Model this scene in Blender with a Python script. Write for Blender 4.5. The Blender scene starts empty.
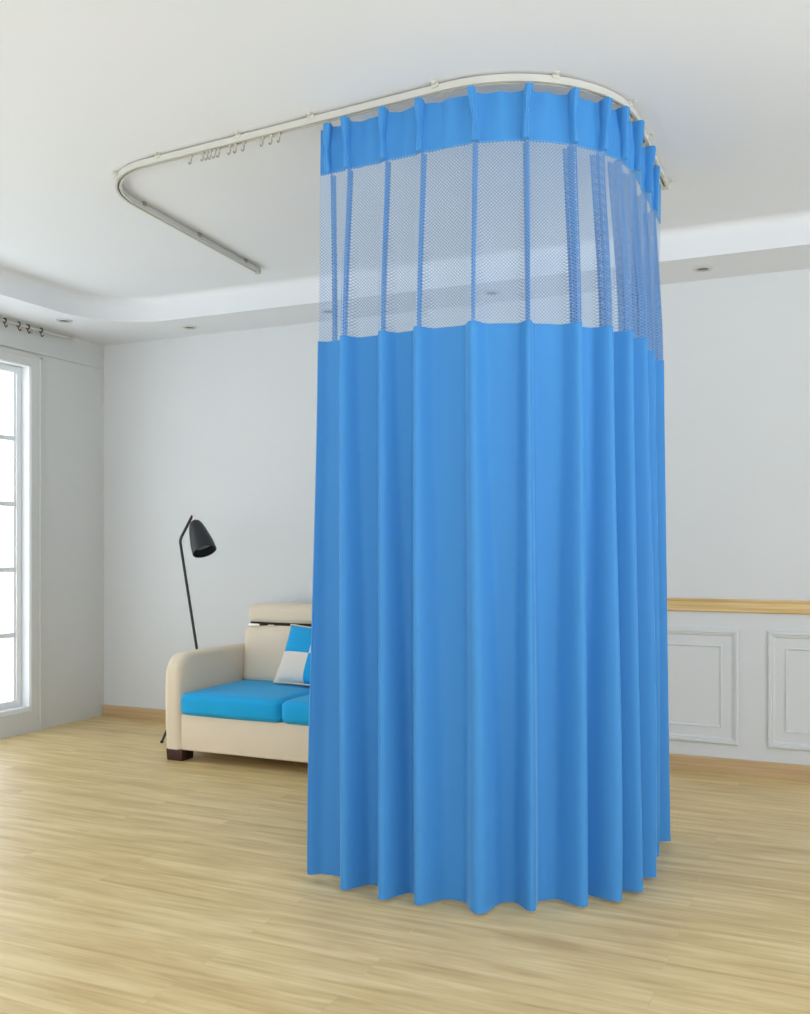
import bpy, bmesh, math, random
from mathutils import Vector, Matrix
random.seed(4)
C = bpy.context.scene.collection
PI = math.pi

# ------------------------------------------------------------------ helpers
def lin(c):
    c /= 255.0
    return c/12.92 if c <= .04045 else ((c+.055)/1.055)**2.4
def rgb(r, g, b):
    return (lin(r), lin(g), lin(b), 1.0)

def new_mat(name):
    m = bpy.data.materials.new(name); m.use_nodes = True
    nt = m.node_tree
    return m, nt, nt.nodes['Principled BSDF'], nt.nodes['Material Output']

def mat(name, col, rough=.6, metal=0.0, noise=0.0, nscale=30.0, bump=0.0, bscale=200.0, sheen=0.0, spec=.4):
    m, nt, b, out = new_mat(name)
    b.inputs['Base Color'].default_value = col
    b.inputs['Roughness'].default_value = rough
    b.inputs['Metallic'].default_value = metal
    b.inputs['Specular IOR Level'].default_value = spec
    if sheen:
        b.inputs['Sheen Weight'].default_value = sheen
    tc = nt.nodes.new('ShaderNodeTexCoord')
    if noise:
        n = nt.nodes.new('ShaderNodeTexNoise'); n.inputs['Scale'].default_value = nscale
        n.inputs['Detail'].default_value = 4
        nt.links.new(tc.outputs['Object'], n.inputs['Vector'])
        r = nt.nodes.new('ShaderNodeMix'); r.data_type = 'RGBA'
        r.inputs[6].default_value = tuple(max(0, c*(1-noise)) for c in col[:3])+(1,)
        r.inputs[7].default_value = tuple(min(1, c*(1+noise)) for c in col[:3])+(1,)
        nt.links.new(n.outputs['Fac'], r.inputs[0])
        nt.links.new(r.outputs[2], b.inputs['Base Color'])
    if bump:
        n2 = nt.nodes.new('ShaderNodeTexNoise'); n2.inputs['Scale'].default_value = bscale
        nt.links.new(tc.outputs['Object'], n2.inputs['Vector'])
        bp = nt.nodes.new('ShaderNodeBump'); bp.inputs['Strength'].default_value = bump
        bp.inputs['Distance'].default_value = .002
        nt.links.new(n2.outputs['Fac'], bp.inputs['Height'])
        nt.links.new(bp.outputs['Normal'], b.inputs['Normal'])
    return m

def obj(name, bm, m, parent=None, smooth=True, angle=None):
    """links a bmesh (built in world coordinates) as one mesh object; under a parent it is stored relative to it"""
    if parent is not None:
        bmesh.ops.translate(bm, verts=bm.verts, vec=-root_loc(parent))
    bmesh.ops.recalc_face_normals(bm, faces=bm.faces)
    me = bpy.data.meshes.new(name); bm.to_mesh(me); bm.free()
    o = bpy.data.objects.new(name, me); C.objects.link(o)
    me.materials.append(m)
    if smooth:
        me.polygons.foreach_set('use_smooth', [True]*len(me.polygons))
        me.set_sharp_from_angle(angle=math.radians(angle or 35))
    if parent is not None:
        o.parent = parent
    return o

def root_loc(o):
    v = Vector(o.location)
    while o.parent:
        o = o.parent; v += Vector(o.location)
    return v

def thing(name, loc, label, cat, group=None):
    o = bpy.data.objects.new(name, None); C.objects.link(o)
    o.empty_display_size = .05
    o.location = loc
    return tag(o, label, cat, group)
def tag(o, label, cat, group=None):
    o['label'] = label; o['category'] = cat
    if group: o['group'] = group
    return o
def struct(o):
    o['kind'] = 'structure'; return o
def dup(root, loc, label):
    r = root.copy(); C.objects.link(r); r.location = loc; r['label'] = label
    for ch in list(root.children):
        c = ch.copy(); C.objects.link(c); c.parent = r
        for g in list(ch.children):
            d = g.copy(); C.objects.link(d); d.parent = c
    return r

def add_box(bm, x0, x1, y0, y1, z0, z1, bev=0.0, seg=3):
    r = bmesh.ops.create_cube(bm, size=1.0)
    vs = r['verts']
    for v in vs:
        v.co = Vector(((x0+x1)/2+v.co.x*(x1-x0), (y0+y1)/2+v.co.y*(y1-y0), (z0+z1)/2+v.co.z*(z1-z0)))
    if bev:
        es = list({e for v in vs for e in v.link_edges})
        bmesh.ops.bevel(bm, geom=es, offset=bev, segments=seg, profile=.5, affect='EDGES')
    return bm
def box(*a, **k):
    return add_box(bmesh.new(), *a, **k)

def add_tube(bm, pts, r, n=10, cap=True):
    pts = [Vector(p) for p in pts]
    rs = r if isinstance(r, (list, tuple)) else [r]*len(pts)
    t0 = (pts[1]-pts[0]).normalized()
    up = Vector((0, 0, 1)) if abs(t0.z) < .9 else Vector((1, 0, 0))
    nrm = t0.cross(up).normalized()
    rings = []
    for i, p in enumerate(pts):
        if i == 0: t = t0
        elif i == len(pts)-1: t = (pts[i]-pts[i-1]).normalized()
        else: t = ((pts[i+1]-pts[i]).normalized()+(pts[i]-pts[i-1]).normalized()).normalized()
        nrm = (nrm - t*nrm.dot(t)).normalized()
        b = t.cross(nrm)
        rings.append([bm.verts.new(p+(nrm*math.cos(2*PI*k/n)+b*math.sin(2*PI*k/n))*rs[i]) for k in range(n)])
    for a, b in zip(rings, rings[1:]):
        for k in range(n):
            bm.faces.new((a[k], a[(k+1) % n], b[(k+1) % n], b[k]))
    if cap:
        bm.faces.new(rings[0][::-1]); bm.faces.new(rings[-1])
    return bm

def sweep_profile(bm, path, normals, prof, closed_profile=True, cap=True):
    """sweeps (offset along the plan normal, height) pairs along a plan path of (x, y)"""
    rows = []
    for (x, y), (nx, ny) in zip(path, normals):
        rows.append([bm.verts.new((x+nx*o, y+ny*o, z)) for o, z in prof])
    m = len(prof)
    for a, b in zip(rows, rows[1:]):
        for k in range(m if closed_profile else m-1):
            bm.faces.new((a[k], a[(k+1) % m], b[(k+1) % m], b[k]))
    if cap and closed_profile:
        bm.faces.new(rows[0][::-1]); bm.faces.new(rows[-1])
    return bm

def add_lathe(bm, prof, M=None, n=32, close=False):
    rings = []
    for r, z in prof:
        if r < 1e-6:
            rings.append([bm.verts.new((0, 0, z))])
        else:
            rings.append([bm.verts.new((r*math.cos(2*PI*k/n), r*math.sin(2*PI*k/n), z)) for k in range(n)])
    for a, b in zip(rings, rings[1:]):
        for k in range(n):
            if len(a) == 1 and len(b) == 1: continue
            if len(a) == 1: bm.faces.new((a[0], b[k], b[(k+1) % n]))
            elif len(b) == 1: bm.faces.new((a[k], a[(k+1) % n], b[0]))
            else: bm.faces.new((a[k], a[(k+1) % n], b[(k+1) % n], b[k]))
    if M is not None:
        vs = [v for r in rings for v in r]
        bmesh.ops.transform(bm, matrix=M, verts=vs)
    return bm

def extrude_poly(bm, pts, fn_a, fn_b):
    """closed polygon pts mapped by two functions into the front and back faces of a prism"""
    a = [bm.verts.new(fn_a(p)) for p in pts]; b = [bm.verts.new(fn_b(p)) for p in pts]
    n = len(pts)
    for k in range(n):
        bm.faces.new((a[k], a[(k+1) % n], b[(k+1) % n], b[k]))
    bm.faces.new(a[::-1]); bm.faces.new(b)
    return bm

def cushion(x0, x1, y0, y1, z0, z1, r=.03, puff=.012, n=14):
    """soft upholstered block: rounded box whose faces swell"""
    bm = bmesh.new()
    bmesh.ops.create_cube(bm, size=2.0)
    bmesh.ops.subdivide_edges(bm, edges=bm.edges[:], cuts=n, use_grid_fill=True)
    c = Vector(((x0+x1)/2, (y0+y1)/2, (z0+z1)/2)); h = Vector(((x1-x0)/2, (y1-y0)/2, (z1-z0)/2))
    for v in bm.verts:
        q = v.co.copy()
        # concentrate grid lines near the edges
        s = Vector([math.copysign(1-(1-abs(t))**1.6, t) for t in q])
        p = Vector((s.x*h.x, s.y*h.y, s.z*h.z))
        inner = Vector([max(-h[i]+r, min(h[i]-r, p[i])) for i in range(3)])
        d = p-inner
        if d.length > 1e-9:
            p = inner+d.normalized()*r
        f = [(1-s[i]**2) for i in range(3)]
        for i in range(3):
            if abs(q[i]) > .999:
                j, k = (i+1) % 3, (i+2) % 3
                p[i] += math.copysign(puff*(max(0, f[j])*max(0, f[k]))**.6, q[i])
        v.co = c+p
    return bm

# ------------------------------------------------------------------ materials
M_wall = mat('wall_paint', rgb(217, 219, 220), .65, noise=.012, nscale=3, bump=.04, bscale=60)
M_ceil = mat('ceiling_paint', rgb(228, 230, 233), .75, noise=.01, nscale=2)
M_leftwall = mat('panel_paint', rgb(216, 217, 215), .5, noise=.012, nscale=4)
M_white = mat('white_gloss_paint', rgb(236, 238, 240), .35, noise=.01, nscale=10)
M_track = mat('track_enamel', rgb(200, 198, 189), .35, noise=.02, nscale=40)
M_plastic = mat('glider_plastic', rgb(190, 186, 172), .4, noise=.02, nscale=80)
M_screw = mat('bracket_metal', rgb(150, 145, 132), .4, metal=.3, noise=.05, nscale=100)
M_dark = mat('dark_metal', rgb(74, 70, 66), .45, metal=.3, noise=.05, nscale=60)
M_lamp = mat('lamp_black', rgb(42, 44, 47), .42, noise=.04, nscale=60)
M_lampin = mat('lamp_inner_white', rgb(170, 171, 172), .6, noise=.03, nscale=40)
M_lens = mat('downlight_lens', rgb(70, 66, 60), .3, noise=.05, nscale=50)
M_ring = mat('downlight_ring', rgb(205, 204, 200), .35, metal=.3, noise=.02, nscale=50)
M_sofa = mat('beige_upholstery', rgb(233, 217, 193), .85, noise=.05, nscale=220, bump=.25, bscale=600, sheen=.15)
M_seat = mat('blue_upholstery', rgb(4, 168, 230), .8, noise=.05, nscale=200, bump=.2, bscale=600, sheen=.1)
M_foot = mat('dark_brown_wood', rgb(62, 32, 26), .4, noise=.2, nscale=25)
M_gap = mat('gap_shade_dark', rgb(34, 26, 22), .8, noise=.1, nscale=50)  # near-black colour for the shade under the headrest
M_chrome = mat('brushed_steel', rgb(228, 222, 210), .3, metal=.6, noise=.03, nscale=60)

def wood(name, c1, c2, rough=.45):
    m, nt, b, out = new_mat(name)
    tc = nt.nodes.new('ShaderNodeTexCoord'); mp = nt.nodes.new('ShaderNodeMapping')
    mp.inputs['Scale'].default_value = (1.2, 14, 40)
    n = nt.nodes.new('ShaderNodeTexNoise'); n.inputs['Scale'].default_value = 2.2; n.inputs['Detail'].default_value = 6
    cr = nt.nodes.new('ShaderNodeValToRGB')
    cr.color_ramp.elements[0].position = .32; cr.color_ramp.elements[0].color = c1
    cr.color_ramp.elements[1].position = .68; cr.color_ramp.elements[1].color = c2
    L = nt.links.new
    L(tc.outputs['Object'], mp.inputs['Vector']); L(mp.outputs[0], n.inputs['Vector'])
    L(n.outputs['Fac'], cr.inputs[0]); L(cr.outputs[0], b.inputs['Base Color'])
    b.inputs['Roughness'].default_value = rough
    return m
M_base = wood('baseboard_wood', rgb(190, 158, 116), rgb(206, 176, 134))
M_rail = wood('chair_rail_wood', rgb(206, 172, 112), rgb(228, 200, 146))

def floor_mat():
    m, nt, b, out = new_mat('laminate_floor')
    L = nt.links.new; N = nt.nodes.new
    tc = N('ShaderNodeTexCoord')
    br = N('ShaderNodeTexBrick')
    br.inputs['Scale'].default_value = 1.0
    br.inputs['Brick Width'].default_value = 1.2; br.inputs['Row Height'].default_value = .125
    br.inputs['Mortar Size'].default_value = .0012; br.inputs['Mortar Smooth'].default_value = .3
    br.offset = .37; br.inputs['Bias'].default_value = 0
    br.inputs['Color1'].default_value = (.25, .25, .25, 1); br.inputs['Color2'].default_value = (.75, .75, .75, 1)
    br.inputs['Mortar'].default_value = (.35, .35, .35, 1)
    L(tc.outputs['Object'], br.inputs['Vector'])
    mp = N('ShaderNodeMapping'); mp.inputs['Scale'].default_value = (1.6, 26, 1)
    L(tc.outputs['Object'], mp.inputs['Vector'])
    addv = N('ShaderNodeVectorMath'); addv.operation = 'ADD'
    sc = N('ShaderNodeVectorMath'); sc.operation = 'SCALE'; sc.inputs['Scale'].default_value = 9.0
    L(br.outputs['Color'], sc.inputs[0]); L(mp.outputs[0], addv.inputs[0]); L(sc.outputs[0], addv.inputs[1])
    n1 = N('ShaderNodeTexNoise'); n1.inputs['Scale'].default_value = 1.0; n1.inputs['Detail'].default_value = 7
    n1.inputs['Roughness'].default_value = .62; n1.inputs['Distortion'].default_value = .6
    L(addv.outputs[0], n1.inputs['Vector'])
    mp2 = N('ShaderNodeMapping'); mp2.inputs['Scale'].default_value = (3.5, 18, 1)
    L(tc.outputs['Object'], mp2.inputs['Vector'])
    n2 = N('ShaderNodeTexNoise'); n2.inputs['Scale'].default_value = 1.0; n2.inputs['Detail'].default_value = 3
    L(mp2.outputs[0], n2.inputs['Vector'])
    a = N('ShaderNodeMath'); a.operation = 'MULTIPLY_ADD'; a.inputs[1].default_value = .62
    L(n1.outputs['Fac'], a.inputs[0])
    a2 = N('ShaderNodeMath'); a2.operation = 'MULTIPLY'; a2.inputs[1].default_value = .30
    L(n2.outputs['Fac'], a2.inputs[0]); L(a2.outputs[0], a.inputs[2])
    a3 = N('ShaderNodeMath'); a3.operation = 'MULTIPLY_ADD'; a3.inputs[1].default_value = .10
    sep = N('ShaderNodeSeparateColor'); L(br.outputs['Color'], sep.inputs[0])
    L(sep.outputs[0], a3.inputs[0]); L(a.outputs[0], a3.inputs[2])
    cr = N('ShaderNodeValToRGB')
    e = cr.color_ramp.elements
    e[0].position = .36; e[0].color = rgb(196, 164, 106)
    e[1].position = .62; e[1].color = rgb(234, 210, 158)
    x = e.new(.50); x.color = rgb(219, 191, 134)
    L(a3.outputs[0], cr.inputs[0])
    L(cr.outputs[0], b.inputs['Base Color'])
    rr = N('ShaderNodeMath'); rr.operation = 'MULTIPLY_ADD'; rr.inputs[1].default_value = .15; rr.inputs[2].default_value = .30
    L(n2.outputs['Fac'], rr.inputs[0]); L(rr.outputs[0], b.inputs['Roughness'])
    b.inputs['Specular IOR Level'].default_value = .4
    bp = N('ShaderNodeBump'); bp.inputs['Strength'].default_value = .06; bp.inputs['Distance'].default_value = .001
    L(n1.outputs['Fac'], bp.inputs['Height']); L(bp.outputs[0], b.inputs['Normal'])
    return m
M_floor = floor_mat()

def cloth_mat(name, col, trans=.2, net=None):
    m, nt, b, out = new_mat(name)
    L = nt.links.new; N = nt.nodes.new
    b.inputs['Base Color'].default_value = col; b.inputs['Roughness'].default_value = .62
    b.inputs['Sheen Weight'].default_value = 1.0; b.inputs['Sheen Roughness'].default_value = .3
    b.inputs['Sheen Tint'].default_value = (.42, .76, 1, 1)
    b.inputs['Specular IOR Level'].default_value = .25
    tc = N('ShaderNodeTexCoord')
    # fine weave
    w = N('ShaderNodeTexNoise'); w.inputs['Scale'].default_value = 900
    L(tc.outputs['UV'], w.inputs['Vector'])
    bp = N('ShaderNodeBump'); bp.inputs['Strength'].default_value = .08; bp.inputs['Distance'].default_value = .001
    L(w.outputs['Fac'], bp.inputs['Height']); L(bp.outputs[0], b.inputs['Normal'])
    tr = N('ShaderNodeBsdfTranslucent'); tr.inputs['Color'].default_value = col
    mx = N('ShaderNodeMixShader'); mx.inputs[0].default_value = trans
    L(b.outputs[0], mx.inputs[1]); L(tr.outputs[0], mx.inputs[2])
    if net is None:
        L(mx.outputs[0], out.inputs['Surface']); return m
    pitch, thr = net
    sx = N('ShaderNodeSeparateXYZ'); L(tc.outputs['UV'], sx.inputs[0])
    fr = []
    for op in ('ADD', 'SUBTRACT'):
        a = N('ShaderNodeMath'); a.operation = op
        L(sx.outputs[0], a.inputs[0]); L(sx.outputs[1], a.inputs[1])
        d = N('ShaderNodeMath'); d.operation = 'DIVIDE'; d.inputs[1].default_value = pitch
        L(a.outputs[0], d.inputs[0])
        f = N('ShaderNodeMath'); f.operation = 'FRACT'; L(d.outputs[0], f.inputs[0])
        g = N('ShaderNodeMath'); g.operation = 'LESS_THAN'; g.inputs[1].default_value = thr
        L(f.outputs[0], g.inputs[0]); fr.append(g)
    mxm = N('ShaderNodeMath'); mxm.operation = 'MAXIMUM'
    L(fr[0].outputs[0], mxm.inputs[0]); L(fr[1].outputs[0], mxm.inputs[1])
    tp = N('ShaderNodeBsdfTransparent')
    mm = N('ShaderNodeMixShader')
    L(mxm.outputs[0], mm.inputs[0]); L(tp.outputs[0], mm.inputs[1]); L(mx.outputs[0], mm.inputs[2])
    L(mm.outputs[0], out.inputs['Surface'])
    return m
BLUE = rgb(66, 139, 204)
M_cloth = cloth_mat('blue_curtain_cloth', BLUE, .0)
M_net = cloth_mat('blue_curtain_net', rgb(146, 182, 220), .3, net=(.0115, .26))
M_fold = cloth_mat('blue_net_seam', rgb(72, 144, 212), .2, net=(.0085, .5))

def glass_mat():
    m, nt, b, out = new_mat('window_glass')
    N = nt.nodes.new; L = nt.links.new
    tp = N('ShaderNodeBsdfTransparent'); tp.inputs[0].default_value = (.97, .985, .98, 1)
    gl = N('ShaderNodeBsdfGlossy'); gl.inputs['Roughness'].default_value = .03
    mx = N('ShaderNodeMixShader'); mx.inputs[0].default_value = .05
    L(tp.outputs[0], mx.inputs[1]); L(gl.outputs[0], mx.inputs[2])
    L(mx.outputs[0], out.inputs['Surface'])
    return m
M_glass = glass_mat()

def patch_mat():
    m, nt, b, out = new_mat('patchwork_cloth')
    N = nt.nodes.new; L = nt.links.new
    tc = N('ShaderNodeTexCoord'); mp = N('ShaderNodeMapping')
    mp.inputs['Scale'].default_value = (2.1, 2.0, 1.0); mp.inputs['Location'].default_value = (0, 0, .5)
    ck = N('ShaderNodeTexChecker'); ck.inputs['Scale'].default_value = 1.0
    ck.inputs['Color2'].default_value = rgb(232, 224, 212); ck.inputs['Color1'].default_value = rgb(8, 164, 226)
    L(tc.outputs['UV'], mp.inputs[0]); L(mp.outputs[0], ck.inputs['Vector'])
    L(ck.outputs['Color'], b.inputs['Base Color'])
    b.inputs['Roughness'].default_value = .85; b.inputs['Sheen Weight'].default_value = .1
    return m
M_patch = patch_mat()

# ------------------------------------------------------------------ room
XL, YB, XR, YF = -4.71, 5.29, 2.7, -2.2     # left wall, back wall, right wall, open front
ZS, ZC = 2.60, 2.745                        # soffit underside, main ceiling

f = struct(obj('floor', box(XL-.12, XR+.12, YF, YB+.12, -.06, 0), M_floor, smooth=False))
c = struct(obj('ceiling', box(XL-.12, XR+.12, YF, YB+.12, ZC, ZC+.12), M_ceil, smooth=False))
struct(obj('wall_back', box(XL-.12, XR+.12, YB, YB+.12, 0, ZC), M_wall, smooth=False))

# left wall: one known window, widened; other openings, right wall too, added for daylight
WIN = [(2.95, 4.622, .155, 2.345), (.55, 2.40, .125, 2.345), (-1.9, -.05, .125, 2.345)]
# wall behind the camera, with two unseen openings added to let in daylight
bm = bmesh.new()
for a, b, z0, z1 in ((XL-.2, -4.3, 0, ZC), (-1.9, .8, 0, ZC), (2.5, XR+.2, 0, ZC), (-4.3, -1.9, 2.25, ZC), (.8, 2.5, 2.35, ZC)):
    add_box(bm, a, b, YF-.12, YF, z0, z1)
struct(obj('wall_front', bm, M_wall, smooth=False))
def wall_with_openings(x0, x1, ops):
    bm = bmesh.new(); y = YF
    for a, b, z0, z1 in sorted(ops):
        add_box(bm, x0, x1, y, a, 0, ZC)
        add_box(bm, x0, x1, a, b, 0, z0); add_box(bm, x0, x1, a, b, z1, ZC)
        y = b
    add_box(bm, x0, x1, y, YB, 0, ZC)
    return bm
struct(obj('wall_left', wall_with_openings(XL-.20, XL, WIN), M_leftwall, smooth=False))
struct(obj('wall_right', wall_with_openings(XR, XR+.20, [(-1.9, 3.5, .15, 2.5)]), M_wall, smooth=False))  # opening is unseen, added for light from the right

def rect_ring(bm, u0, u1, v0, v1, prof, fn):
    """picture-frame moulding: prof = list of (inset, height) pairs, mitred round a rectangle; fn(u, v, h) gives the point"""
    rows = []
    for ins, h in prof:
        rows.append([bm.verts.new(fn(u, v, h)) for u, v in ((u0+ins, v0+ins), (u1-ins, v0+ins), (u1-ins, v1-ins), (u0+ins, v1-ins))])
    for a, b in zip(rows, rows[1:]):
        for k in range(4):
            bm.faces.new((a[k], a[(k+1) % 4], b[(k+1) % 4], b[k]))
    return bm

def make_window(n, y0, y1, z0, z1):
    root = struct(thing('window_%d' % n, (XL, (y0+y1)/2, z0), 'x', 'x'))
    del root['label']; del root['category']
    # casing on the wall, three sides to the floor
    bm = bmesh.new(); w = .085
    for a, b in ((y0-w, y0), (y1, y1+w)):
        add_box(bm, XL-.001, XL+.012, a, b, 0, z1+w*.8)
        add_box(bm, XL+.0, XL+.020, (a if a < y0 else b-.016), (a+.016 if a < y0 else b), 0, z1+w*.8)
    add_box(bm, XL-.001, XL+.012, y0, y1, z1, z1+w*.8)
    add_box(bm, XL+.0, XL+.020, y0-w, y1+w, z1+w*.8-.016, z1+w*.8)
    add_box(bm, XL-.001, XL+.012, y0, y1, 0, z0-.02)
    obj('window_casing', bm, M_leftwall, root, smooth=False)
    # frame lining the opening
    bm = bmesh.new(); t = .008
    add_box(bm, XL-.15, XL+.004, y0, y0+t, z0, z1); add_box(bm, XL-.15, XL+.004, y1-t, y1, z0, z1)
    add_box(bm, XL-.15, XL+.004, y0, y1, z1-t, z1); add_box(bm, XL-.15, XL+.004, y0, y1, z0-.02, z0+t)
    obj('window_frame', bm, M_white, root, smooth=False)
    nb = 3
    cuts = [y0+t+(y1-y0-2*t)*k/nb for k in range(nb+1)]; ym = cuts[1]
    for a, b in zip(cuts, cuts[1:]):
        bm = bmesh.new(); s = .042; x0, x1 = XL-.105, XL-.06
        add_box(bm, x0, x1, a, a+s, z0+t, z1-t, .006, 2); add_box(bm, x0, x1, b-s, b, z0+t, z1-t, .006, 2)
        add_box(bm, x0, x1, a+s-.004, b-s+.004, z0+t, z0+t+s, .006, 2); add_box(bm, x0, x1, a+s-.004, b-s+.004, z1-t-.045, z1-t, .006, 2)
        # stepped bead
        for q0, q1 in ((a+s, a+s+.012), (b-s-.012, b-s)):
            add_box(bm, x0+.008, x1-.012, q0, q1, z0+t+s, z1-t-.045)
        sash = obj('sash', bm, M_white, root, angle=40)
        gz0, gz1 = z0+t+s, z1-t-.045
        bm = bmesh.new()
        for k in range(1, 5):
            z = gz0+(gz1-gz0)*k/5
            add_box(bm, x0+.008, x1-.008, a+s, b-s, z-.015, z+.015, .003, 2)
        mid = (a+b)/2
        add_box(bm, x0+.009, x1-.009, mid-.014, mid+.014, gz0, gz1, .003, 2)
        obj('glazing_bars', bm, M_white, sash, angle=40)
        obj('pane', box((x0+x1)/2-.002, (x0+x1)/2+.002, a+s-.005, b-s+.005, gz0-.005, gz1+.005), M_glass, sash, smooth=False)
    bm = bmesh.new()
    add_tube(bm, [(XL-.06, ym+.03, 1.05), (XL-.035, ym+.03, 1.05), (XL-.03, ym+.03, 1.04), (XL-.03, ym+.03, .93)], .008)
    obj('window_handle', bm, M_chrome, root)
for i, wv in enumerate(WIN):  # windows after the first are out of view, added for daylight
    make_window(i+1, *wv)

# soffit along the left and back walls, with a rounded inner corner and a soft cove up to the ceiling
XI, YI, RC = XL+.44, YB-.425, .46
inner = [(XI, YF)]
for k in range(0, 25):
    a = PI-k/24*PI/2
    inner.append((XI+RC+RC*math.cos(a), YI-RC+RC*math.sin(a)))
inner.append((XR-.001, YI))
nr = [(1, 0)]+[(-math.cos(PI-k/24*PI/2), -math.sin(PI-k/24*PI/2)) for k in range(25)]+[(0, -1)]
bm = bmesh.new()
rows = []
prof = [(0, ZS), (0, ZS+.006), (-.001, ZC-.05)]+[(.05-.05*math.cos(t*PI/10), ZC-.05+.05*math.sin(t*PI/10)) for t in range(1, 6)]
outer = [(XL, YF)]+[(XL, YI-RC+(YB-YI+RC)*k/12) for k in range(0, 13)]+[(XL+(XI+RC-XL)*k/12, YB) for k in range(1, 13)]+[(XR-.001, YB)]
for (x, y), (nx, ny), (ox, oy) in zip(inner, nr, outer):
    rows.append([bm.verts.new((ox, oy, ZS))]+[bm.verts.new((x+nx*o, y+ny*o, z)) for o, z in prof])
for a, b in zip(rows, rows[1:]):
    for k in range(len(a)-1):
        bm.faces.new((a[k], a[k+1], b[k+1], b[k]))
struct(obj('ceiling_soffit', bm, M_ceil, angle=40))
# shallow cornice lines
struct(obj('trim_1', box(XL, XL+.012, YF, YB, 2.43, 2.45, .003, 2), M_leftwall, smooth=False))
bm = bmesh.new(); add_box(bm, XL, XL+.012, YB-.012, YB, .075, ZS, .004, 2)
struct(obj('trim_2', bm, M_leftwall))

# baseboard
bm = bmesh.new()
extrude_poly(bm, [(0, 0), (.014, 0), (.014, .066), (.009, .076), (0, .076)],
             lambda p: (XL+.014, YB-p[0], p[1]), lambda p: (XR, YB-p[0], p[1]))
struct(obj('baseboard_back', bm, M_base, smooth=False))

# chair rail and wainscot panels on the right part of the back wall
bm = bmesh.new()
extrude_poly(bm, [(0, .842), (.012, .842), (.017, .848), (.017, .897), (.022, .902), (.022, .912), (0, .912)],
             lambda p: (-2.1, YB-p[0], p[1]), lambda p: (XR, YB-p[0], p[1]))
struct(obj('trim_3', bm, M_rail, smooth=False))
prof_out = [(0, 0), (.0, .012), (.006, .018), (.016, .018), (.020, .008), (.026, .008), (.032, .004), (.036, 0)]
prof_in = [(.084, 0), (.084, .006), (.088, .008), (.093, .006), (.096, 0)]
for i, (a, b) in enumerate(((-2.0, -1.39), (-1.25, -.465), (-.323, .46), (.602, 1.385), (1.527, 2.31))):
    bm = bmesh.new()
    fn = lambda u, v, h: (u, YB-h, v)
    rect_ring(bm, a, b, .150, .752, prof_out, fn)
    rect_ring(bm, a, b, .150, .752, prof_in, fn)
    struct(obj('trim_%d' % (4+i), bm, M_wall, smooth=False))

# ------------------------------------------------------------------ ceiling downlights
def make_downlight(loc, label):
    t = thing('downlight', loc, label, 'ceiling light', 'recessed downlights in the soffit')
    bm = bmesh.new()
    add_lathe(bm, [(.030, .0), (.030, -.004), (.034, -.007), (.046, -.006), (.050, -.001), (.050, .0)], Matrix.Translation(Vector(loc)))
    obj('ring', bm, M_ring, t)
    bm = bmesh.new()
    add_lathe(bm, [(.031, -.001), (.024, -.0015), (.012, -.002), (0, -.0022)], Matrix.Translation(Vector(loc)))
    obj('lens', bm, M_lens, t)
    return t
dl = make_downlight((-3.80, 5.07, ZS), 'small round ceiling downlight above the sofa between corner and curtain')
for (x, y), lab in {(-2.78, 5.07): 'small round ceiling downlight seen through the net at its left edge',
                    (-1.75, 5.07): 'small round ceiling downlight seen through the middle of the curtain net',
                    (-.62, 5.07): 'small round ceiling downlight right of the blue curtain',
                    (-4.40, 4.60): 'small round ceiling downlight in the corner above the window wall'}.items():
    dup(dl, (x, y, ZS), lab)

# ------------------------------------------------------------------ curtain track above the window
t = thing('window_curtain_track', (XL+.05, 4.0, 2.555), 'thin white curtain track high on the wall above the window', 'curtain track')
bm = bmesh.new(); add_tube(bm, [(XL+.06, 2.6, 2.572), (XL+.06, 4.92, 2.572)], .009, 8); obj('track', bm, M_track, t)
for y in (2.9, 4.05, 4.62):
    bm = bmesh.new(); add_box(bm, XL, XL+.014, y-.012, y+.012, 2.545, 2.60, .003, 2); add_tube(bm, [(XL+.01, y, 2.5725), (XL+.06, y, 2.5722)], .006, 8)
    obj('bracket', bm, M_track, t)
bm = bmesh.new(); add_tube(bm, [(XL+.06, 4.915, 2.572), (XL+.06, 4.94, 2.572)], .014, 10); obj('end_cap', bm, M_track, t)
# dark rings on that track
first = None
for y, lab in ((4.36, 'dark curtain ring on the window track, nearest the picture edge'),
               (4.47, 'dark curtain ring hooked over the window track, second from the picture edge'),
               (4.545, 'dark hook hanging low from the window track, third from the picture edge'),
               (4.655, 'dark hook on the window track nearest the room corner')):
    if first is None:
        first = thing('curtain_ring', (XL+.06, y, 2.572), lab, 'curtain ring', 'rings on the window curtain track')
        bm = bmesh.new()
        add_tube(bm, [(XL+.06+0.014*math.cos(k*PI/8), y, 2.572+.014*math.sin(k*PI/8)) for k in range(17)], .004, 6, cap=False)
        obj('ring', bm, M_dark, first)
        bm = bmesh.new()
        add_tube(bm, [(XL+.06, y, 2.559), (XL+.06, y, 2.547), (XL+.06, y+.008, 2.534), (XL+.06, y+.018, 2.538), (XL+.06, y+.02, 2.548)], .0035, 6)
        obj('hook', bm, M_dark, first)
    else:
        dup(first, (XL+.06, y, 2.572), lab)

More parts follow.
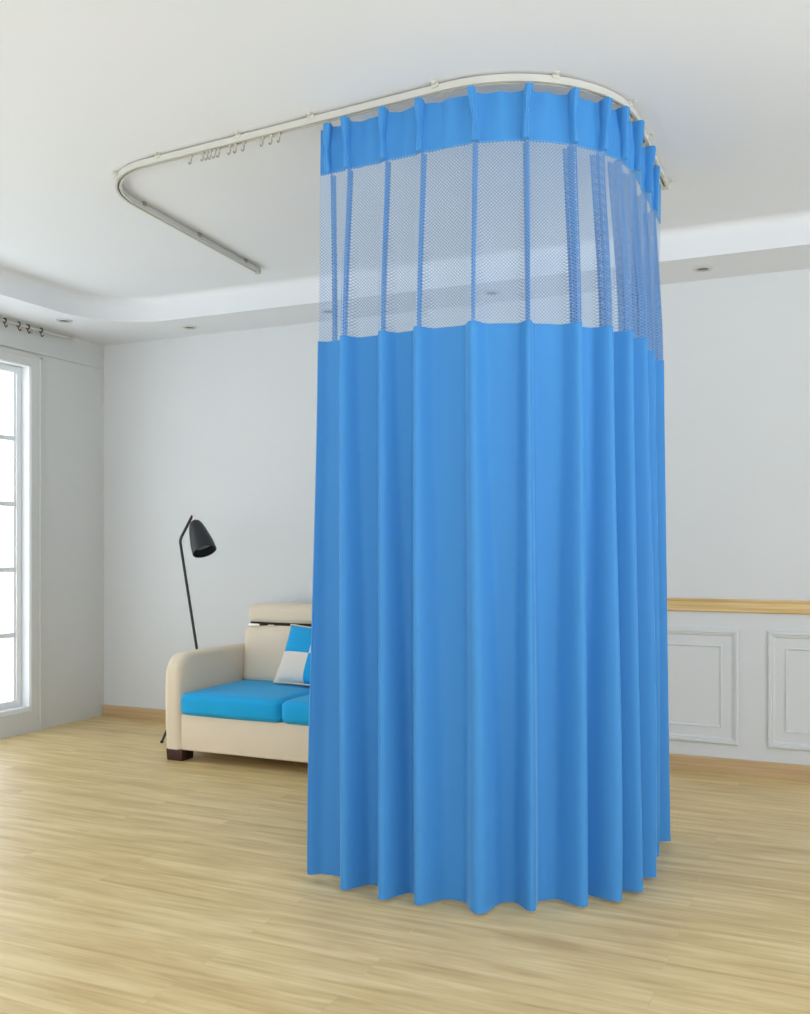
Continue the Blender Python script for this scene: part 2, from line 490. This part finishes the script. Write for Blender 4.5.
# ------------------------------------------------------------------ ceiling track for the cubicle curtain
def fillet(pts, rad, n=16):
    out = [Vector(pts[0])]
    for i in range(1, len(pts)-1):
        p, a, b = Vector(pts[i]), Vector(pts[i-1]), Vector(pts[i+1])
        d1, d2 = (a-p).normalized(), (b-p).normalized()
        ang = d1.angle(d2); tl = rad[i-1]/math.tan(ang/2)
        cen = p+(d1+d2).normalized()*(rad[i-1]/math.sin(ang/2))
        s, e = p+d1*tl-cen, p+d2*tl-cen
        a0 = math.atan2(s.y, s.x); da = math.atan2(e.y, e.x)-a0
        while da > PI: da -= 2*PI
        while da < -PI: da += 2*PI
        for k in range(n+1):
            q = a0+da*k/n
            out.append(cen+Vector((math.cos(q), math.sin(q)))*rad[i-1])
    out.append(Vector(pts[-1]))
    return out
path = fillet([(-2.945, 4.55), (-2.84, 3.112), (-.655, 2.950), (-.665, 4.18)], [.36, .50])
# resample densely with tangents and outward normals
S = [0.0]
for a, b in zip(path, path[1:]): S.append(S[-1]+(b-a).length)
def P(s):
    s = max(0, min(S[-1], s))
    for i in range(len(S)-1):
        if s <= S[i+1] or i == len(S)-2:
            t = (s-S[i])/max(1e-9, S[i+1]-S[i]); return path[i].lerp(path[i+1], t)
def T(s):
    return (P(s+.03)-P(s-.03)).normalized()
def Nrm(s):
    t = T(s); return Vector((t.y, -t.x))      # outwards: away from the bed space
ZT = 2.722
rail = thing('curtain_rail', (P(.1).x, P(.1).y, ZC), 'cream U shaped ceiling rail with rounded bends carrying the blue curtain', 'curtain rail')
ss = [S[-1]*k/240 for k in range(241)]
bm = bmesh.new()
hw = .0135
prof = [(o, ZT+z) for o, z in ((-hw, -.008), (-.004, -.008), (-.004, -.004), (-hw+.003, -.004), (-hw+.003, .012), (hw-.003, .012), (hw-.003, -.004), (.004, -.004), (.004, -.008), (hw, -.008), (hw, .0155), (-hw, .0155))]
sweep_profile(bm, [P(s) for s in ss], [Nrm(s) for s in ss], prof)
obj('track', bm, M_track, rail, angle=30)
for s in (.16, .62, 1.08, 1.44, 1.72, 2.12, 2.45, 2.95, 3.35, 3.70, 4.0, 4.5):
    p, tt, nn = P(s), T(s), Nrm(s)
    bm = bmesh.new()
    add_box(bm, -.012, .012, -.020, .020, .006, ZC-ZT, .003, 2)
    add_box(bm, -.010, .010, -.034, -.016, ZC-ZT-.006, ZC-ZT, .002, 2)
    add_lathe(bm, [(0, .004), (.005, .003), (.006, 0)], Matrix.Translation((0, -.027, ZC-ZT-.006)) @ Matrix.Rotation(PI, 4, 'X'), 10)
    M = Matrix(((tt.x, -nn.x, 0, p.x), (tt.y, -nn.y, 0, p.y), (0, 0, 1, ZT), (0, 0, 0, 1)))
    bmesh.ops.transform(bm, matrix=M, verts=bm.verts)
    obj('bracket', bm, M_screw if s < 1.2 else M_track, rail)
for s in (0, S[-1]):
    p, tt = P(s), T(s)
    bm = bmesh.new(); add_box(bm, -.010, .010, -.015, .015, -.014, .0155, .003, 2)
    M = Matrix(((tt.x, -tt.y, 0, p.x), (tt.y, tt.x, 0, p.y), (0, 0, 1, ZT), (0, 0, 0, 1)))
    bmesh.ops.transform(bm, matrix=M, verts=bm.verts)
    obj('end_cap', bm, M_plastic, rail)

# empty gliders waiting on the rail, left of the curtain
def s_at_x(x):
    lo = 1.5
    while P(lo).x < x: lo += .002
    return lo
def make_glider(s, label):
    p = P(s); tt = T(s)
    g = thing('curtain_glider', (p.x, p.y, ZT-.008), label, 'curtain glider', 'empty gliders on the ceiling rail')
    bm = bmesh.new(); add_box(bm, p.x-.006, p.x+.006, p.y-.008, p.y+.008, ZT-.015, ZT-.0085, .002, 2)
    add_tube(bm, [(p.x, p.y, ZT-.015), (p.x, p.y, ZT-.024)], .0035, 8)
    obj('runner', bm, M_plastic, g)
    bm = bmesh.new()
    add_tube(bm, [(p.x+tt.x*o, p.y+tt.y*o, ZT-.022+z) for o, z in ((0, 0), (0, -.012), (-.003, -.018), (-.008, -.020), (-.011, -.016), (-.011, -.012))], .0024, 6)
    obj('hook', bm, M_screw, g)
    return g
GX = [(-2.296, 'cream glider hook hanging alone on the rail, nearest the left bend'),
      (-2.236, 'cream glider hook leftmost in the tight row of five on the rail'),
      (-2.216, 'cream glider hook second from left in the tight row of five'),
      (-2.197, 'cream glider hook in the middle of the tight row of five'),
      (-2.177, 'cream glider hook fourth from left in the tight row of five'),
      (-2.158, 'cream glider hook rightmost in the tight row of five on the rail'),
      (-2.103, 'cream glider hook leftmost in the looser row of three on the rail'),
      (-2.077, 'cream glider hook in the middle of the looser row of three'),
      (-2.039, 'cream glider hook rightmost in the looser row of three on the rail'),
      (-1.951, 'cream glider hook below the rail joint, first after the row of three'),
      (-1.91, 'cream glider hook second of the last three before the curtain'),
      (-1.874, 'cream glider hook on the rail nearest the left edge of the curtain')]
g0 = None
for x, lab in GX:
    s = s_at_x(x)
    if g0 is None: g0 = make_glider(s, lab)
    else: dup(g0, (P(s).x, P(s).y, ZT-.008), lab)

# ------------------------------------------------------------------ the blue cubicle curtain
F, H = 960.0, 1.19
ca, sa = .912, .410
def px_of(x, y):
    return 405+F*(ca*x+sa*y)/(-sa*x+ca*y)
def s_at_px(px):
    s = 2.2
    while s < S[-1] and px_of(*P(s)) < px: s += .002
    return s
S0 = s_at_px(320); S1 = s_at_px(661)
pl_px = [329, 348, 386, 422, 474, 527, 572, 601, 619, 633, 645, 654]
PL = [s_at_px(p) for p in pl_px]
print('PLEATS', [round(p, 3) for p in PL], S0, S1, S[-1])
ZTOP, ZH, ZM, ZB = 2.690, 2.524, 1.926, .014
rnd = [random.uniform(-1, 1) for _ in range(200)]
SH = [0, .058, .050, .042, .036, .004, 0, -.006, .004, .03, .03, .02]
AMP = [.35, 1.05, 1.0, .95, 1.0, .85, 1.0, 1.05, 1.05, 1.1, .85, .8]

cur = thing('cubicle_curtain', (P(3.2).x, P(3.2).y, 0), 'tall sky blue pleated hospital curtain with a see-through net band near the top', 'curtain')

SA, SB = s_at_px(480), s_at_px(575)
def smooth(a, b, x):
    t = max(0, min(1, (x-a)/(b-a))); return t*t*(3-2*t)
def disp(s, z):
    """outward displacement of the cloth at arc position s and height z"""
    k = smooth(ZTOP, ZM, z); q = smooth(ZM+.3, ZB, z)
    A = .006+.050*k+.048*q
    w = .011+.010*k+.012*q
    d = 0
    for i, p in enumerate(PL):
        if i == 0: p = S0-.004
        c = p+(.006*rnd[i]+SH[i])*q
        wi = w*(1+.25*rnd[i+20])
        x = (s-c)/wi
        d += A*AMP[i]*math.exp(-abs(x)**2.3)
    d += -A*.22+q*(.03-.04*smooth(SA, SB, s))
    # slow swell and low folds between the main ones
    d += (.010*math.sin(s*9.0+1.0)+.006*math.sin(s*23+2.2*z+.5))*(.25*k+.75*q)
    return d
def pos(s, z):
    q = smooth(2.3, ZB, z)
    # the foot of the curtain spreads a little at both free edges
    e = -.025*q*max(0, 1-(s-S0)/.3)+.036*q*max(0, 1-(S1-s)/.3)
    p, n, t = P(s), Nrm(s), T(s)
    d = disp(s, z)
    return Vector((p.x+n.x*d+t.x*e, p.y+n.y*d+t.y*e, z))
cols = []
s = S0
while s < S1: cols.append(s); s += .0045
cols.append(S1)

def sag(s):
    """drop of the top edge between hooks"""
    near = min(abs(s-p) for p in PL)
    return .005*smooth(0, .08, near)
def sheet(zs, edge=None, wave=None):
    bm = bmesh.new(); uv = bm.loops.layers.uv.new('UVMap')
    grid = []
    for j, z in enumerate(zs):
        row = []
        for s in cols:
            zz = z
            if edge and j == 0: zz += edge(s)
            p = pos(s, zz)
            if wave: p += wave(s, zz)
            row.append((bm.verts.new(p), s, zz))
        grid.append(row)
    # cloth length along the row for the weave
    ulen = []
    for row in grid:
        u = [0.0]
        for a, b in zip(row, row[1:]): u.append(u[-1]+(b[0].co-a[0].co).length)
        ulen.append(u)
    u0 = ulen[0]
    for j in range(len(zs)-1):
        a, b = grid[j], grid[j+1]
        for k in range(len(cols)-1):
            f = bm.faces.new((a[k][0], a[k+1][0], b[k+1][0], b[k][0]))
            for l, (u, z) in zip(f.loops, ((u0[k], a[k][2]), (u0[k+1], a[k+1][2]), (u0[k+1], b[k+1][2]), (u0[k], b[k][2]))):
                l[uv].uv = (u, z)
    return bm
def lerp_list(a, b, n): return [a+(b-a)*k/n for k in range(n+1)]
def wrinkle(s, z):
    k = smooth(ZH, ZTOP, z)
    n = Nrm(s)
    d = .006*k*math.sin(s*61)*math.sin(s*17+1)-.004*math.sin(PI*min(1, min(abs(s-p) for p in PL)/.085))*1.0
    return Vector((n.x*d, n.y*d, 0))

hb = obj('header_band', sheet(lerp_list(ZTOP, ZH, 10), edge=lambda s: -sag(s), wave=wrinkle), M_cloth, cur, angle=80)
net = obj('net_panel', sheet(lerp_list(ZH+.004, ZM-.002, 18)), M_net, cur, angle=80)
dr = obj('drape', sheet(lerp_list(ZM, ZB+.035, 44)), M_cloth, cur, angle=80)
hm = obj('bottom_hem', sheet(lerp_list(ZB+.035, ZB, 4)), M_cloth, cur, angle=80)
for o, th in ((hb, .003), (dr, .003), (hm, .0034)):
    md = o.modifiers.new('thick', 'SOLIDIFY'); md.thickness = th; md.offset = 0; md.use_rim = False

# pinched pleats sewn into the header, and the folded net below each of them
def pleat(i, p):
    n, t, b0 = Nrm(p), T(p), P(p)
    bm = bmesh.new(); uv = bm.loops.layers.uv.new('UVMap')
    rows = []
    for j in range(13):
        v = j/12; z = ZTOP+.006-(ZTOP+.006-ZH-.001)*v
        # full at the top, pinched two thirds of the way down
        pin = 1-.5*math.exp(-((v-.55)/.2)**2)
        dep = (.040-.010*v)*(.75+.25*pin)*(1 if 0 < i < 11 else .6)
        wd = (.0100+.0035*(1-v))*pin
        lean = .010*math.sin(v*2.4+rnd[i+40])*rnd[i+60]
        pts = [(-wd*.55, -.010), (-wd*1.0, dep*.35), (-wd*1.05, dep*.75), (-wd*.6, dep), (0, dep*.93), (wd*.6, dep), (wd*1.05, dep*.75), (wd*1.0, dep*.35), (wd*.55, -.010)]
        rows.append([bm.verts.new((b0.x+t.x*(a+lean)+n.x*o, b0.y+t.y*(a+lean)+n.y*o, z)) for a, o in pts])
    for a, b in zip(rows, rows[1:]):
        for k in range(len(a)-1):
            bm.faces.new((a[k], a[k+1], b[k+1], b[k]))
    bm.faces.new(rows[0][::-1]); bm.faces.new(rows[-1])
    obj('header_pleat', bm, M_cloth, cur, angle=60)
def net_fold(i, p):
    bm = bmesh.new(); uv = bm.loops.layers.uv.new('UVMap')
    rows = []
    for j in range(15):
        v = j/14; z = ZH-(ZH-ZM)*v
        c = p+(.006*rnd[i]+SH[i])*smooth(ZM+.3, ZB, z)
        n, t, b0 = Nrm(c), T(c), P(c)
        top = disp(c, z)
        wd = (.011 if i < 6 else .020)*(1-.35*v)
        pts = []
        for q in range(9):                       # four thicknesses folded in a W behind the ridge
            a = wd*math.sin(q/8*PI*4+.4)*(.7+.3*(q % 3)/2)
            pts.append((a, top-.003-(.034 if i < 6 else .05)*(q/8)))
        rows.append([(bm.verts.new((b0.x+t.x*a+n.x*o, b0.y+t.y*a+n.y*o, z)), q*.011, z) for q, (a, o) in enumerate(pts)])
    for a, b in zip(rows, rows[1:]):
        for k in range(len(a)-1):
            f = bm.faces.new((a[k][0], a[k+1][0], b[k+1][0], b[k][0]))
            for l, w in zip(f.loops, (a[k], a[k+1], b[k+1], b[k])): l[uv].uv = (w[1]+i*.003, w[2]+i*.004)
    obj('net_fold', bm, M_fold, cur, angle=80)
for i, p in enumerate(PL):
    pleat(i, p); net_fold(i, p)
    b0, n = P(p), Nrm(p)
    bm = bmesh.new()
    add_tube(bm, [(b0.x, b0.y, ZT-.006), (b0.x, b0.y, ZTOP+.004), (b0.x+n.x*.006, b0.y+n.y*.006, ZTOP-.01), (b0.x+n.x*.006, b0.y+n.y*.006, ZTOP-.03)], .003, 6)
    obj('curtain_hook', bm, M_plastic, cur)
# narrow side hems
for se in (S0, S1):
    bm = bmesh.new()
    add_tube(bm, [pos(se, z) for z in lerp_list(ZM, ZB+.004, 30)], .004, 6)
    obj('side_hem', bm, M_cloth, cur)

# ------------------------------------------------------------------ sofa
SX0, SX1, SY0, SY1 = -3.415, -1.90, 4.33, 5.20
sofa = thing('sofa', ((SX0+SX1)/2, (SY0+SY1)/2, 0), 'beige two-seat sofa with bright blue seat cushions against the back wall', 'sofa')
def arm(x0, x1):
    bm = bmesh.new()
    pr = [(SY0, .062), (SY0-.012, .20), (SY0-.014, .40), (SY0-.008, .50)]
    R = .10
    for k in range(9):
        a = PI-k/8*PI/2
        pr.append((SY0+R-.004+R*math.cos(a), .588-R+R*math.sin(a)))
    pr += [(SY0+.35, .592), (SY1-.06, .580), (SY1, .54), (SY1, .062)]
    n = 8; rows = []
    for j in range(n+1):
        u = j/n*2-1
        x = (x0+x1)/2+u*(x1-x0)/2
        q = (1-max(0, abs(u)-.55)/.45*0.0)
        sh = .022*(max(0, abs(u)-.5)/.5)**2
        rows.append([bm.verts.new((x, y+(sh if y < SY0+.12 else (-sh if y > SY1-.08 else 0)), z-(sh if z > .5 else 0))) for y, z in pr])
    for a, b in zip(rows, rows[1:]):
        for k in range(len(pr)):
            bm.faces.new((a[k], a[(k+1) % len(pr)], b[(k+1) % len(pr)], b[k]))
    bm.faces.new(rows[0][::-1]); bm.faces.new(rows[-1])
    return bm
AW = .112
obj('arm', arm(SX0, SX0+AW), M_sofa, sofa, angle=50); obj('arm', arm(SX1-AW, SX1), M_sofa, sofa, angle=50)
xi0, xi1 = SX0+AW, SX1-AW; xm = (xi0+xi1)/2
obj('base_panel', box(xi0-.004, xi1+.004, SY0+.002, SY1-.02, .062, .262, .012, 3), M_sofa, sofa)
for a, b in ((xi0+.002, xm-.003), (xm+.003, xi1-.002)):
    obj('seat_cushion', cushion(a, b, SY0-.018, SY1-.24, .258, .378, .030, .014), M_seat, sofa, angle=80)
for a, b in ((xi0+.001, xm-.003), (xm+.003, xi1-.001)):
    bc = cushion(a, b, SY1-.275, SY1-.06, .365, .698, .028, .016)
    for v in bc.verts: v.co.y += (v.co.z-.4)*.10
    obj('back_cushion', bc, M_sofa, sofa, angle=80)
    hd = cushion(a+.008, b-.004, SY1-.225, SY1-.02, .721, .830, .035, .008)
    h = obj('headrest', hd, M_sofa, sofa, angle=80)
    bm = bmesh.new()
    add_box(bm, a+.02, a+.10, SY1-.238, SY1-.225, .701, .717, .002, 2)
    obj('hinge', bm, M_chrome, h)
    obj('hinge', box(a+.16, a+.20, SY1-.234, SY1-.225, .705, .713, .002, 2), M_chrome, h)
    obj('gap_shade', box(a+.02, b-.01, SY1-.212, SY1-.06, .690, .726), M_gap, h, smooth=False)  # dark strip standing in for shade between headrest and back cushion
obj('back_panel', box(xi0, xi1, SY1-.05, SY1, .062, .70, .015, 3), M_sofa, sofa)
for x0 in (SX0+.010, SX1-.122):
    for y0 in (SY0+.0, SY1-.15):
        bm = bmesh.new(); add_box(bm, x0, x0+.11, y0, y0+.11, 0, .064, .004, 2)
        for v in bm.verts:
            if v.co.z < .03: v.co.x += (x0+.055-v.co.x)*.06; v.co.y += (y0+.055-v.co.y)*.06
        obj('foot', bm, M_foot, sofa)

# patchwork pillow leaning in the sofa
pil = bmesh.new(); uvl = pil.loops.layers.uv.new('UVMap')
n = 20; W, Hh = .42, .36
M = Matrix.Translation((-2.945+W/2, 4.812, .556)) @ Matrix.Rotation(math.radians(3), 4, 'Y') @ Matrix.Rotation(math.radians(-27), 4, 'X')
sides = {}
for sgn in (1, -1):
    g = []
    for j in range(n+1):
        row = []
        for k in range(n+1):
            u, v = k/n*2-1, j/n*2-1
            th = .055*((1-u**4)*(1-v**4))**.55
            x = u*W/2*(1-.05*(1-v*v)*abs(u)); z = v*Hh/2*(1-.05*(1-u*u)*abs(v))
            edge = abs(u) > .999 or abs(v) > .999
            if sgn < 0 and edge: vert = sides[(j, k)]
            else: vert = pil.verts.new(M @ Vector((x, -sgn*th, z)))
            if sgn > 0: sides[(j, k)] = vert
            row.append(vert)
        g.append(row)
    for j in range(n):
        for k in range(n):
            f = pil.faces.new((g[j][k], g[j][k+1], g[j+1][k+1], g[j+1][k]))
            for l, (a, b) in zip(f.loops, ((k, j), (k+1, j), (k+1, j+1), (k, j+1))): l[uvl].uv = (a/n, b/n)
pt = thing('throw_pillow', M.translation-Vector((0, 0, .17)), 'blue and cream patchwork throw pillow leaning on the sofa back', 'pillow')
obj('pillow_body', pil, M_patch, pt, angle=80)
bm = bmesh.new()
rim = [(u, -1) for u in lerp_list(-1, 1, 12)]+[(1, v) for v in lerp_list(-1, 1, 12)[1:]]+[(u, 1) for u in lerp_list(1, -1, 12)[1:]]+[(-1, v) for v in lerp_list(1, -1, 12)[1:]]
add_tube(bm, [M @ Vector((u*W/2*(1-.05*(1-v*v)), 0, v*Hh/2*(1-.05*(1-u*u)))) for u, v in rim], .005, 6)
obj('piping', bm, M_sofa, pt)

# ------------------------------------------------------------------ floor lamp beside the sofa
lp = thing('floor_lamp', (-3.60, 4.92, 0), 'black tripod reading lamp with a bent stem and bell shade behind the sofa arm', 'lamp')
cam_r = Vector((ca, sa, 0)); cam_f = Vector((-sa, ca, 0))
D0 = 5.85
def atp(px, py, d=D0):
    p = cam_f*d+cam_r*((px-405)/F*d); p.z = H+(546-py)*d/F; return p
foot = atp(211, 741, 5.86); foot.z = .010
bend, tip = atp(180, 540), atp(192.5, 515.5)
bm = bmesh.new()
b1 = bend+(foot-bend).normalized()*.02; b2 = bend+(tip-bend).normalized()*.02
add_tube(bm, [foot, b1, bend+(b1-bend)*.35+(b2-bend)*.2, bend+(b2-bend)*.35+(b1-bend)*.2, b2, tip], .0085, 12)
obj('stem', bm, M_lamp, lp)
for base, sp in (((162, 743, 5.80), .42), ((222, 729, 6.03), .42)):
    q = atp(*base); q.z = .006
    st = foot.lerp(bend, .42)
    bm = bmesh.new(); add_tube(bm, [st, q], [.008, .0075], 10); add_tube(bm, [q+Vector((0, 0, .008)), q-Vector((0, 0, .005))], .011, 10)
    obj('leg', bm, M_lamp, lp)
bm = bmesh.new(); add_tube(bm, [foot+Vector((0, 0, .01)), foot-Vector((0, 0, .009))], .012, 10); obj('foot_pad', bm, M_lamp, lp)
stop, sbot = atp(194.5, 521), atp(207.5, 551)
ax = (sbot-stop); Ls = ax.length*1.10
ax = (ax.normalized()+cam_f*-.42).normalized()
zax = -ax; xax = zax.cross(Vector((0, 1, 0))).normalized(); yax = zax.cross(xax)
SM = Matrix(((xax.x, yax.x, zax.x, stop.x), (xax.y, yax.y, zax.y, stop.y), (xax.z, yax.z, zax.z, stop.z), (0, 0, 0, 1)))
outp = [(0, .002), (.016, 0), (.030, -.010), (.041, -.03), (.052, -.07), (.062, -.12), (.070, -.165), (.073, -Ls)]
bm = bmesh.new(); add_lathe(bm, outp+[(.069, -Ls), (.066, -.165), (.058, -.12)], SM, 32); sh = obj('lamp_shade', bm, M_lamp, lp)
bm = bmesh.new(); add_lathe(bm, [(.0662, -.166), (.057, -.12), (.046, -.07), (.03, -.03), (0, -.02)], SM, 32); obj('shade_lining', bm, M_lampin, sh)
bm = bmesh.new(); add_lathe(bm, [(0, -.150), (.014, -.146), (.024, -.130), (.026, -.115), (.020, -.09), (.013, -.07), (.013, -.03), (0, -.03)], SM, 20); obj('bulb', bm, M_white, sh)
bm = bmesh.new(); add_lathe(bm, [(.0668, -.168), (.05, -.166), (0, -.165)], SM, 32); obj('opening_fill', bm, M_lampin, sh)  # pale disc added to lighten the dark inside of the shade
bm = bmesh.new(); add_tube(bm, [tip, (tip+stop)/2+Vector((0, 0, .004)), stop-ax*.004], .006, 8); obj('swivel', bm, M_chrome, lp)

# ------------------------------------------------------------------ light
w = bpy.data.worlds.new('sky'); bpy.context.scene.world = w; w.use_nodes = True
nt = w.node_tree; bg = nt.nodes['Background']
bg.inputs['Strength'].default_value = 1.0
tc = nt.nodes.new('ShaderNodeTexCoord'); sp = nt.nodes.new('ShaderNodeSeparateXYZ')
nt.links.new(tc.outputs['Generated'], sp.inputs[0])
mr = nt.nodes.new('ShaderNodeMapRange'); mr.inputs[1].default_value = -.25; mr.inputs[2].default_value = .15
nt.links.new(sp.outputs[2], mr.inputs[0])
mc = nt.nodes.new('ShaderNodeMix'); mc.data_type = 'RGBA'
mc.inputs[6].default_value = (4.7, 5.1, 5.5, 1)      # lower half brightened to throw extra light up onto the ceiling
mc.inputs[7].default_value = (2.65, 2.82, 3.05, 1)     # overcast white sky
nt.links.new(mr.outputs[0], mc.inputs[0]); nt.links.new(mc.outputs[2], bg.inputs['Color'])

# ------------------------------------------------------------------ camera
cam = bpy.data.cameras.new('camera'); co = bpy.data.objects.new('camera', cam); C.objects.link(co)
co.location = (0, 0, H); co.rotation_euler = (PI/2, 0, math.radians(24.2))
cam.sensor_fit = 'HORIZONTAL'; cam.sensor_width = 36; cam.lens = 36*F/810
cam.shift_y = (546-507)/810
cam.clip_start = .05
sc = bpy.context.scene
sc.camera = co
sc.view_settings.view_transform = 'Standard'; sc.view_settings.look = 'None'
sc.view_settings.gamma = 1; sc.view_settings.use_curve_mapping = False
sc.view_settings.exposure = -0.12
